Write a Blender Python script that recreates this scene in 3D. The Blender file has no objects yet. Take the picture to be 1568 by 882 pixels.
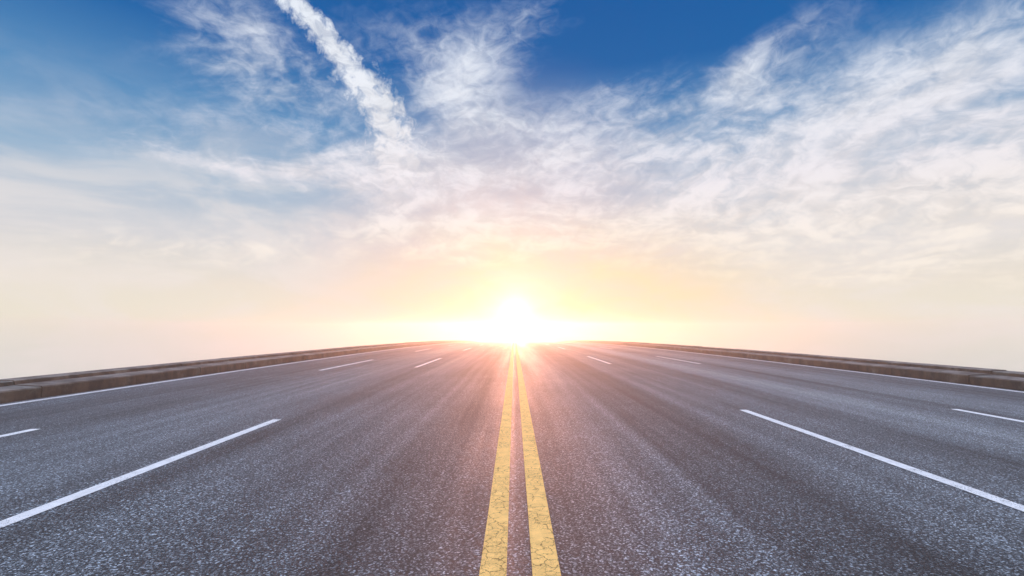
import bpy, math, random, bmesh
from mathutils import Vector, Euler
random.seed(4)
scene=bpy.context.scene
scene.view_settings.view_transform='Standard'
scene.view_settings.look='None'
scene.view_settings.exposure=0
R=3333.0; H=1.34; F=740.0
def zr(y): return -y*y/(2*R)

# ---------------- camera ----------------
cam=bpy.data.cameras.new("camera"); co=bpy.data.objects.new("camera",cam)
scene.collection.objects.link(co); scene.camera=co
cam.sensor_width=36; cam.lens=17.0; cam.clip_end=20000; cam.clip_start=0.05
co.location=(0,0,H)
co.rotation_euler=Euler((math.radians(90+4.79),0,math.radians(0.27)),'XYZ')
MW=co.rotation_euler.to_matrix()
def azel(px,py):
    d=MW@Vector(((px-784)/740.,(441-py)/740.,-1)); d.normalize()
    return math.atan2(d.x,d.y), math.asin(d.z)

# ---------------- node helpers ----------------
class NT:
    def __init__(s,nt): s.nt=nt; s.N=nt.nodes; s.L=nt.links
    def _in(s,sock,v):
        if isinstance(v,bpy.types.NodeSocket): s.L.new(v,sock)
        elif v is not None:
            try: sock.default_value=v
            except Exception: sock.default_value=(v,v,v) if not hasattr(v,'__len__') else tuple(v)+(1,)
    def m(s,op,a,b=None,c=None,clamp=False):
        n=s.N.new('ShaderNodeMath'); n.operation=op; n.use_clamp=clamp
        for i,v in enumerate((a,b,c)):
            if v is not None: s._in(n.inputs[i],v)
        return n.outputs[0]
    def ss(s,x,a,b,lo=0.,hi=1.):
        n=s.N.new('ShaderNodeMapRange'); n.interpolation_type='SMOOTHSTEP'
        s._in(n.inputs[0],x)
        if a>b: a,b,lo,hi=b,a,hi,lo
        for i,v in enumerate((a,b,lo,hi)): n.inputs[i+1].default_value=v
        return n.outputs[0]
    def lin(s,x,a,b,lo=0.,hi=1.):
        n=s.N.new('ShaderNodeMapRange'); s._in(n.inputs[0],x)
        for i,v in enumerate((a,b,lo,hi)): n.inputs[i+1].default_value=v
        return n.outputs[0]
    def mix(s,f,a,b,mode='MIX'):
        n=s.N.new('ShaderNodeMix'); n.data_type='RGBA'; n.blend_type=mode
        s._in(n.inputs[0],f)
        for i,v in ((6,a),(7,b)):
            if isinstance(v,bpy.types.NodeSocket): s.L.new(v,n.inputs[i])
            else: n.inputs[i].default_value=tuple(v)[:3]+(1,)
        return n.outputs[2]
    def noise(s,vec,scale,detail=4,rough=.5,dist=0.,col=False,lac=2.,dim='2D'):
        n=s.N.new('ShaderNodeTexNoise'); n.noise_dimensions=dim; s.L.new(vec,n.inputs['Vector'])
        n.inputs['Scale'].default_value=scale; n.inputs['Detail'].default_value=detail
        n.inputs['Roughness'].default_value=rough; n.inputs['Distortion'].default_value=dist
        n.inputs['Lacunarity'].default_value=lac
        return n.outputs[1] if col else n.outputs[0]
    def vor(s,vec,scale,feat='F1',out=0,rnd=1.):
        n=s.N.new('ShaderNodeTexVoronoi'); n.voronoi_dimensions='2D'; n.feature=feat; s.L.new(vec,n.inputs['Vector'])
        n.inputs['Scale'].default_value=scale; n.inputs['Randomness'].default_value=rnd
        return n.outputs[out]
    def comb(s,x,y,z):
        n=s.N.new('ShaderNodeCombineXYZ')
        for i,v in enumerate((x,y,z)): s._in(n.inputs[i],v)
        return n.outputs[0]
    def sep(s,v):
        n=s.N.new('ShaderNodeSeparateXYZ'); s.L.new(v,n.inputs[0]); return n.outputs
    def vm(s,op,a,b):
        n=s.N.new('ShaderNodeVectorMath'); n.operation=op
        for i,v in enumerate((a,b)):
            if isinstance(v,bpy.types.NodeSocket): s.L.new(v,n.inputs[i])
            else: n.inputs[i].default_value=v
        return n
    def ramp(s,x,stops,interp='EASE'):
        n=s.N.new('ShaderNodeValToRGB'); s._in(n.inputs[0],x); cr=n.color_ramp; cr.interpolation=interp
        while len(cr.elements)<len(stops): cr.elements.new(1.)
        for e,(p,c) in zip(cr.elements,stops):
            e.position=p; e.color=tuple(c)+(1,)
        return n.outputs[0]
def lc(r,g,b):
    f=lambda c:(c/255/12.92) if c<=10 else ((c/255+.055)/1.055)**2.4
    return (f(r),f(g),f(b))

# ---------------- world sky ----------------
w=bpy.data.worlds.new("World"); scene.world=w; w.use_nodes=True
nt=w.node_tree; nt.nodes.clear(); T=NT(nt)
tc=T.N.new('ShaderNodeTexCoord'); D=T.vm('NORMALIZE',tc.outputs['Generated'],(0,0,0)).outputs[0]
dx,dy,dz=T.sep(D)
az=T.m('ARCTAN2',dx,dy); el=T.m('ARCSINE',dz)
SE=math.radians(1.9)
sd=(0,math.cos(SE),math.sin(SE))
dot=T.vm('DOT_PRODUCT',D,sd).outputs['Value']
th=T.m('ARCCOSINE',T.m('MINIMUM',dot,0.9999999))
deg=math.radians
e01=T.lin(el,deg(-10),deg(50))
P=lambda d:(d+10)/60.
base=T.ramp(e01,[(P(-10),lc(190,200,205)),(P(-4),lc(226,229,224)),(P(1),lc(244,238,219)),(P(4.5),lc(242,233,220)),
  (P(9),lc(220,220,224)),(P(15.5),lc(156,186,214)),(P(22),lc(88,145,196)),(P(29),lc(26,102,172)),(P(50),lc(10,76,152))],'LINEAR')
sky=T.N.new('ShaderNodeTexSky'); sky.sky_type='NISHITA'; sky.sun_disc=False
sky.sun_elevation=SE; sky.sun_rotation=0.0
nish=T.mix(1.,sky.outputs[0],(.06,.06,.06),'MULTIPLY')
base=T.mix(.08,base,nish)

k=T.m('ADD',T.m('MAXIMUM',dz,0.0),0.2)
Pv=T.comb(T.m('DIVIDE',dx,k),T.m('DIVIDE',dy,k),0.0)
warp=T.noise(Pv,1.1,2,.5,col=True)
Pw=T.vm('ADD',Pv,T.vm('MULTIPLY',T.vm('SUBTRACT',warp,(.5,.5,.5)).outputs[0],(.6,.6,0)).outputs[0]).outputs[0]
big=T.noise(Pw,1.7,3,.6)
fine=T.noise(Pw,4.2,7,.60,.15)
AE=T.comb(az,el,0.0)
ca,sa=math.cos(.3),math.sin(.3)
su=T.m('ADD',T.m('MULTIPLY',az,ca),T.m('MULTIPLY',el,sa)); sv=T.m('ADD',T.m('MULTIPLY',az,-sa),T.m('MULTIPLY',el,ca))
rip=T.noise(T.comb(T.m('MULTIPLY',su,.5),T.m('MULTIPLY',sv,1.5),3.),9.,7,.60,.5)
mac=T.noise(T.comb(az,T.m('MULTIPLY',el,1.7),7.),26.,5,.6,.6)

def blob(px,py,rx,ry,rot,amp):
    a,e=azel(px,py)
    mp=T.N.new('ShaderNodeMapping'); mp.vector_type='TEXTURE'; T.L.new(AE,mp.inputs[0])
    mp.inputs['Location'].default_value=(a,e,0); mp.inputs['Rotation'].default_value=(0,0,rot)
    mp.inputs['Scale'].default_value=(2.3*rx/740.,2.3*ry/740.,1)
    g=T.N.new('ShaderNodeTexGradient'); g.gradient_type='QUADRATIC_SPHERE'; T.L.new(mp.outputs[0],g.inputs[0])
    return g.outputs[1],amp
blobs=[(380,95,130,80,-.5,.7),(450,258,220,38,-.03,1.),(690,140,115,80,-.6,.8),(800,40,100,40,.3,.6),
 (1010,215,160,48,.3,.95),(1230,240,210,66,.3,1.15),(1340,150,150,32,.25,.9),(1510,225,110,52,.1,1.1),(1150,105,100,28,.35,.75),
 (940,320,250,42,.12,1.05),(1530,300,110,45,0,.95),(540,170,130,90,-.6,.35),(820,240,170,50,.2,.7),(330,380,320,40,.05,.65),(1250,335,290,40,.1,.85),
 (700,345,180,26,.05,.85),(1460,410,280,34,0,.75),(820,385,130,16,.1,.75),(930,140,110,40,.4,.35)]
cov=None
for b in blobs:
    g,a=blob(*b)
    cov=T.m('MULTIPLY_ADD',g,a,cov if cov is not None else 0.)
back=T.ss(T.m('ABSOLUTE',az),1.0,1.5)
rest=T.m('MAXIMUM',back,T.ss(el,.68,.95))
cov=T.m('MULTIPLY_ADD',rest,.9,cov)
cov=T.m('MINIMUM',cov,1.15)
dens=T.m('ADD',T.m('MULTIPLY',fine,.42),T.m('MULTIPLY',rip,.38))
dens=T.m('ADD',dens,T.m('MULTIPLY',mac,.20))
dens=T.m('ADD',dens,T.m('MULTIPLY',T.m('SUBTRACT',big,.5),.34))
cl=T.ss(T.m('ADD',dens,T.m('MULTIPLY',cov,.27)),.51,.91)
cl=T.m('MULTIPLY',cl,T.ss(cov,.0,.6))
# contrail
pts=[azel(448,0),azel(545,110),azel(612,268)]
(a0,e0),(a1,e1),(a2,e2)=pts
den=(e0-e1)*(e0-e2)*(e1-e2)
A=(e2*(a1-a0)+e1*(a0-a2)+e0*(a2-a1))/den
B=(e2*e2*(a0-a1)+e1*e1*(a2-a0)+e0*e0*(a1-a2))/den
C=a0-A*e0*e0-B*e0
cz=T.m('ADD',T.m('ADD',T.m('MULTIPLY',T.m('MULTIPLY',el,el),A),T.m('MULTIPLY',el,B)),C)
wob=T.m('MULTIPLY',T.m('SUBTRACT',T.noise(AE,9.,3,.6),.5),.05)
off=T.m('ABSOLUTE',T.m('ADD',T.m('SUBTRACT',az,cz),wob))
wid=T.lin(el,e2,e0,.060,.034)
t=T.m('DIVIDE',off,wid)
puff=T.noise(AE,40.,5,.65,.3)
band=T.ss(T.m('ADD',t,T.m('MULTIPLY',T.m('SUBTRACT',puff,.5),2.4)),1.4,.25)
ctr=T.m('MULTIPLY',T.m('MULTIPLY',band,T.ss(mac,.30,.55,.75,1.)),T.m('MULTIPLY',T.ss(el,e2-.12,e2+.01),T.ss(el,1.0,.8)))
cl=T.m('MAXIMUM',T.m('MULTIPLY',cl,T.ss(el,deg(1),deg(12),.62,.90)),T.m('MULTIPLY',ctr,.98))
cirr=T.m('MULTIPLY',T.ss(T.noise(T.comb(T.m('MULTIPLY',az,.7),T.m('MULTIPLY',el,1.8),0.),6.,5,.6,.4),.34,.66),T.ss(el,deg(26),deg(9)))
ccol=T.ramp(e01,[(P(-10),lc(225,225,222)),(P(2),lc(252,240,222)),(P(9),lc(250,240,230)),(P(16),lc(242,236,240)),(P(25),lc(236,239,246)),(P(40),lc(225,235,248))],'LINEAR')
shade=T.ss(T.m('ADD',T.m('MULTIPLY',fine,.6),T.m('MULTIPLY',mac,.4)),.36,.62,.86,1.04)
ccol=T.mix(1.,ccol,T.comb(shade,shade,shade),'MULTIPLY')
c1=T.mix(T.m('MULTIPLY',cirr,.55),base,lc(240,232,228))
pink=T.m('MULTIPLY',T.ss(th,deg(30),deg(6)),.70)
c1=T.mix(pink,c1,lc(243,215,210))
c2=T.mix(cl,c1,ccol)
thx=T.m('SUBTRACT',az,deg(5.)); tez=T.m('SUBTRACT',el,deg(2.))
tq=T.m('SQRT',T.m('ADD',T.m('MULTIPLY',T.m('MULTIPLY',thx,thx),.16),T.m('MULTIPLY',tez,tez)))
wn=T.noise(T.comb(az,T.m('MULTIPLY',el,2.2),2.),7.,5,.6,.4)
warmr=T.m('MULTIPLY',T.m('MULTIPLY',T.ss(tq,deg(14),deg(0.5)),.82),T.lin(wn,.3,.7,.55,1.12))
c3=T.mix(warmr,c2,lc(255,231,178))
br=T.m('MULTIPLY_ADD',rest,1.5,1.)  # unseen sky overhead and behind camera boosted as added light for the road
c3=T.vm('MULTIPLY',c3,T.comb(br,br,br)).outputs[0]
# forward-scatter aureole: exponential, no hard disc
g1=T.m('MULTIPLY',T.m('EXPONENT',T.m('MULTIPLY',th,-1/deg(1.2))),1.3)
g2=T.m('MULTIPLY',T.m('EXPONENT',T.m('MULTIPLY',th,-1/deg(3.8))),.36)
s1=T.comb(g1,T.m('MULTIPLY',g1,.96),T.m('MULTIPLY',g1,.84))
s2=T.comb(g2,T.m('MULTIPLY',g2,.84),T.m('MULTIPLY',g2,.42))
c4=T.vm('ADD',T.vm('ADD',c3,s1).outputs[0],s2).outputs[0]
bg=T.N.new('ShaderNodeBackground'); T.L.new(c4,bg.inputs[0]); bg.inputs[1].default_value=1.0
out=T.N.new('ShaderNodeOutputWorld'); T.L.new(bg.outputs[0],out.inputs[0])
w.cycles.sampling_method='MANUAL'; w.cycles.sample_map_resolution=512

# ---------------- sun ----------------
sl=bpy.data.lights.new("sun",'SUN'); so=bpy.data.objects.new("sun",sl); scene.collection.objects.link(so)
sl.energy=3.8; sl.angle=deg(.6); sl.color=(1.,.38,.21)
SL=deg(2.4)
so.rotation_euler=Vector((0,math.cos(SL),math.sin(SL))).to_track_quat('Z','Y').to_euler()

# ---------------- materials ----------------
def asphalt(T):
    g=T.N.new('ShaderNodeNewGeometry').outputs['Position']
    x,y,z=T.sep(g)
    P2=T.comb(x,y,0.0)
    st=T.noise(T.comb(x,T.m('MULTIPLY',y,.012),0.),1.15,3,.5)
    st2=T.noise(T.comb(x,T.m('MULTIPLY',y,.02),5.),3.5,3,.55)
    patch=T.noise(P2,.45,4,.6)
    def cellv(sc):
        c=T.N.new('ShaderNodeTexVoronoi'); c.voronoi_dimensions='2D'; T.L.new(P2,c.inputs['Vector']); c.inputs['Scale'].default_value=sc
        return c
    cell=cellv(96.); cr,cg,cb=T.sep(cell.outputs['Color'])
    cell2=cellv(200.); c2r,_,_=T.sep(cell2.outputs['Color'])
    n=T.noise(P2,50.,4,.7)
    v=T.m('ADD',T.m('MULTIPLY',T.m('POWER',cr,5.),1.15),T.m('MULTIPLY',T.m('POWER',c2r,4.),.5))
    v=T.m('MULTIPLY',v,T.ss(n,.36,.62,.15,1.5))
    alb=T.m('ADD',T.m('MULTIPLY',v,.28),.012)
    tone=T.m('ADD',T.m('MULTIPLY',T.m('SUBTRACT',st,.5),.8),T.m('MULTIPLY',T.m('SUBTRACT',st2,.5),1.3))
    tone=T.m('ADD',tone,T.m('MULTIPLY',T.m('SUBTRACT',patch,.5),.7))
    tx=T.lin(x,-10,12)
    X=lambda v:(v+10)/22.
    tr=T.ramp(tx,[(X(a),(b/2+.5,)*3) for a,b in [(-9,0.),(-7.6,-.2),(-5.8,.05),(-4.6,.35),(-3.4,0.),(-2.4,.25),(-1.1,-.2),(.3,0),(1.05,.4),(1.6,0.),(2.3,-.42),(3.2,.2),(4.2,.1),(5.0,-.25),(5.6,.5),(6.2,1.),(6.8,.15),(7.6,-.15),(8.5,.6),(9.6,-.1)]],'LINEAR')
    trv=T.m('MULTIPLY_ADD',T.sep(tr)[0],2.2,-1.1)
    tone=T.m('ADD',T.m('ADD',tone,trv),1.)
    tone=T.m('MAXIMUM',tone,.35)
    alb=T.m('MULTIPLY',alb,tone)
    col=T.comb(T.m('MULTIPLY',alb,.87),T.m('MULTIPLY',alb,1.0),T.m('MULTIPLY',alb,1.12))
    rough=T.lin(tone,.5,1.9,.80,.50)
    hgt=T.m('ADD',T.m('MULTIPLY',T.m('SUBTRACT',1.,cell.outputs['Distance']),.5),T.m('MULTIPLY',n,.6))
    return col,rough,hgt,P2,x,y
def finish(T,col,rough,hgt,dist=.004,strg=.5,spec=.5):
    b=T.N.new('ShaderNodeBsdfPrincipled'); T._in(b.inputs['Base Color'],col); T._in(b.inputs['Roughness'],rough)
    b.inputs['Specular IOR Level'].default_value=spec
    if hgt is not None:
        bp=T.N.new('ShaderNodeBump'); bp.inputs['Strength'].default_value=strg; bp.inputs['Distance'].default_value=dist
        T.L.new(hgt,bp.inputs['Height']); T.L.new(bp.outputs[0],b.inputs['Normal'])
    o=T.N.new('ShaderNodeOutputMaterial'); T.L.new(b.outputs[0],o.inputs[0])
def mat(name):
    m=bpy.data.materials.new(name); m.use_nodes=True; m.node_tree.nodes.clear(); return m,NT(m.node_tree)
m_as,T1=mat("asphalt"); col,ro,h,_,_,_=asphalt(T1); finish(T1,col,ro,h,dist=.005,strg=.6,spec=.42)
def paint(name,c,wear,cracks):
    m,T=mat(name); col,ro,h,P2,x,y=asphalt(T)
    g=T.noise(P2,70.,5,.75); g2=T.noise(P2,2.5,4,.6)
    chip=T.ss(T.m('ADD',g,T.m('MULTIPLY',T.m('SUBTRACT',g2,.5),.5)),wear,wear+.06)
    dirt=T.lin(T.noise(P2,9.,5,.65),.25,.75,.80,1.08)
    gr=T.lin(T.noise(P2,160.,3,.7),.3,.7,.85,1.1)
    dd=T.m('MULTIPLY',dirt,gr)
    pc=T.mix(1.,c,T.comb(dd,dd,dd),'MULTIPLY')
    if cracks:
        wv=T.vm('MULTIPLY',T.vm('SUBTRACT',T.noise(P2,12.,4,.6,col=True),(.5,.5,.5)).outputs[0],(.09,.09,0)).outputs[0]
        q=T.vm('ADD',P2,wv).outputs[0]
        e=T.vor(q,13.,'DISTANCE_TO_EDGE')
        ck=T.m('MULTIPLY',T.ss(e,.05,.015),T.ss(T.noise(P2,5.,3,.5),.36,.5))
        e2=T.vor(q,28.,'DISTANCE_TO_EDGE')
        ck2=T.m('MULTIPLY',T.ss(e2,.06,.01),T.ss(T.noise(P2,3.3,3,.5),.48,.58,0.,.7))
        ck=T.m('MAXIMUM',ck,ck2)
        pc=T.mix(T.m('MULTIPLY',ck,.8),pc,(.10,.06,.02))
    fc=T.mix(chip,pc,col)
    finish(T,fc,.85,h,.003,.3,.15)
    return m
m_y=paint("yellow_paint",(.96,.58,.19),.69,True)
m_w=paint("white_paint",(.78,.78,.78),.61,False)

def conc(name):
    m,T=mat(name)
    g=T.N.new('ShaderNodeNewGeometry'); x,y,z=T.sep(g.outputs['Position']); nx,ny,nz=T.sep(g.outputs['Normal'])
    Pp=g.outputs['Position']
    n=T.noise(Pp,2.2,7,.65,dim='3D'); n2=T.noise(Pp,30.,5,.7,dim='3D')
    st=T.noise(T.comb(y,T.m('MULTIPLY',z,.4),0.),1.6,7,.7)
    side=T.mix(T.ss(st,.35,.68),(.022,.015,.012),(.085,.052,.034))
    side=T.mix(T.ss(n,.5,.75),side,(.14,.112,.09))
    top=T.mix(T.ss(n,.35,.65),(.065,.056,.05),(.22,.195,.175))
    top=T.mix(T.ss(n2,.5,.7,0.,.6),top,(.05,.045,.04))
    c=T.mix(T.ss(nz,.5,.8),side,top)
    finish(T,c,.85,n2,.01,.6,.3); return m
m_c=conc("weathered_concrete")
m_g,Tg=mat("grass_earth")
gp=Tg.N.new('ShaderNodeNewGeometry').outputs['Position']
finish(Tg,Tg.mix(Tg.ss(Tg.noise(gp,.6,8,.7),.35,.65),(.03,.045,.015),(.09,.085,.04)),.95,Tg.noise(gp,8.,6,.7),.1,.8,.2)

# ---------------- geometry ----------------
def addmesh(name,vs,fs,m,parent=None):
    me=bpy.data.meshes.new(name); me.from_pydata(vs,[],fs); me.materials.append(m); me.update()
    o=bpy.data.objects.new(name,me); scene.collection.objects.link(o)
    if parent: o.parent=parent
    return o
def strip(x0,x1,y0,y1,dz,step=2.5,ragged=0):
    n=max(1,int(math.ceil((y1-y0)/step))); vs=[];fs=[]
    for i in range(n+1):
        y=y0+(y1-y0)*i/n
        j=random.uniform(-1,1)*ragged; k2=random.uniform(-1,1)*ragged
        vs+=[(x0+j,y,zr(y)+dz),(x1+k2,y,zr(y)+dz)]
    for i in range(n): fs.append((2*i,2*i+1,2*i+3,2*i+2))
    return vs,fs
XL=-9.27; XR=11.08
def grid_sheet(xs,ys,zf):
    vs=[(x,y,zf(x,y)) for y in ys for x in xs]; nx=len(xs)
    fs=[(j*nx+i,j*nx+i+1,(j+1)*nx+i+1,(j+1)*nx+i) for j in range(len(ys)-1) for i in range(nx-1)]
    return vs,fs
ys=[-60+2.5*i for i in range(225)]
vs,fs=grid_sheet([XL-.05,-4,0,4,XR+.05],ys,lambda x,y:zr(y))
road=addmesh("road",vs,fs,m_as)
for p in road.data.polygons: p.use_smooth=True
def multi(name,parts,m):
    V=[];Fc=[]
    for vs,fs in parts:
        o=len(V); V+=vs; Fc+=[tuple(i+o for i in f) for f in fs]
    return addmesh(name,V,Fc,m,road)
multi("center_line_left",[strip(-.192,-.042,-60,480,.004,1.25,.002)],m_y)
multi("center_line_right",[strip(.099,.254,-60,480,.004,1.25,.002)],m_y)
def dashes(xc,wd,far,period,length=6.):
    out=[]; k=-4
    while far+k*period<440:
        e=far+k*period; out.append(strip(xc-wd/2,xc+wd/2,e-length,e,.004,1.5,.002)); k+=1
    return out
multi("lane_dashes_1",dashes(-3.52,.13,7.3,16.1),m_w)
multi("lane_dashes_2",dashes(-6.42,.13,6.6,15.5),m_w)
multi("lane_dashes_3",dashes(3.80,.13,8.2,17.1),m_w)
multi("lane_dashes_4",dashes(7.38,.13,8.3,17.1),m_w)
multi("edge_line_left",[strip(-9.08,-8.92,-60,480,.004,1.5,.004)],m_w)
multi("edge_line_right",[strip(10.78,10.94,-60,480,.004,1.5,.004)],m_w)

def curb(name,xb,sgn):
    V=[];Fc=[]
    y=-60.
    while y<480:
        L=2.4; y1=y+L-.015
        jx=random.uniform(-.02,.02); jz=random.uniform(-.012,.012)
        prof=[(0,-.3),(0,.20),(.02,.225),(.55,.25),(.57,.32),(.59,.335),(.95,.345),(.97,.33),(.97,-.6)]
        o=len(V); n=len(prof)
        for yy in (y,y1):
            for px,pz in prof: V.append((xb+sgn*(px+jx),yy,zr(yy)+pz+jz*(pz>0)))
        for i in range(n-1):
            f=(o+i,o+i+1,o+n+i+1,o+n+i); Fc.append(f if sgn<0 else f[::-1])
        Fc.append(tuple(o+i for i in range(n))); Fc.append(tuple(o+n+i for i in range(n))[::-1])
        y+=L
    ob=addmesh(name,V,Fc,m_c)
    bm=bmesh.new(); bm.from_mesh(ob.data); bmesh.ops.recalc_face_normals(bm,faces=bm.faces); bm.to_mesh(ob.data); bm.free()
    return ob
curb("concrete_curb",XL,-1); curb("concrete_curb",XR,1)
def gz(x,y):
    c=.9; hw=10.17+.6; d=max(0,abs(x-c)-hw)
    return zr(y)-.35-(d*.55 if d<60 else 33+(d-60)*.25)+.3*math.sin(x*.21+y*.07)*(d>1)
xs=[-900,-500,-250,-120,-75,-50,-35,-25,-18,-13,-10.6,0.9,12.4,15,20,27,37,52,77,122,252,502,902]
vs,fs=grid_sheet(xs,[-60+15*i for i in range(37)],gz)
addmesh("ground",vs,fs,m_g)
# scattering volume added over the road to imitate lens glow near the sun
mh=bpy.data.materials.new("glow_volume"); mh.use_nodes=True; N=mh.node_tree.nodes; N.clear()
vs_=N.new('ShaderNodeVolumeScatter'); vs_.inputs['Density'].default_value=.0050; vs_.inputs['Anisotropy'].default_value=.76
vs_.inputs['Color'].default_value=(1,1,1,1)
oo=N.new('ShaderNodeOutputMaterial'); mh.node_tree.links.new(vs_.outputs[0],oo.inputs['Volume'])
x0,x1,y0,y1,z0,z1=-60,60,-25,98,-45,2.3
V=[(x,y,z) for z in (z0,z1) for y in (y0,y1) for x in (x0,x1)]
addmesh("glow_volume",V,[(0,2,3,1),(4,5,7,6),(0,1,5,4),(2,6,7,3),(0,4,6,2),(1,3,7,5)],mh)
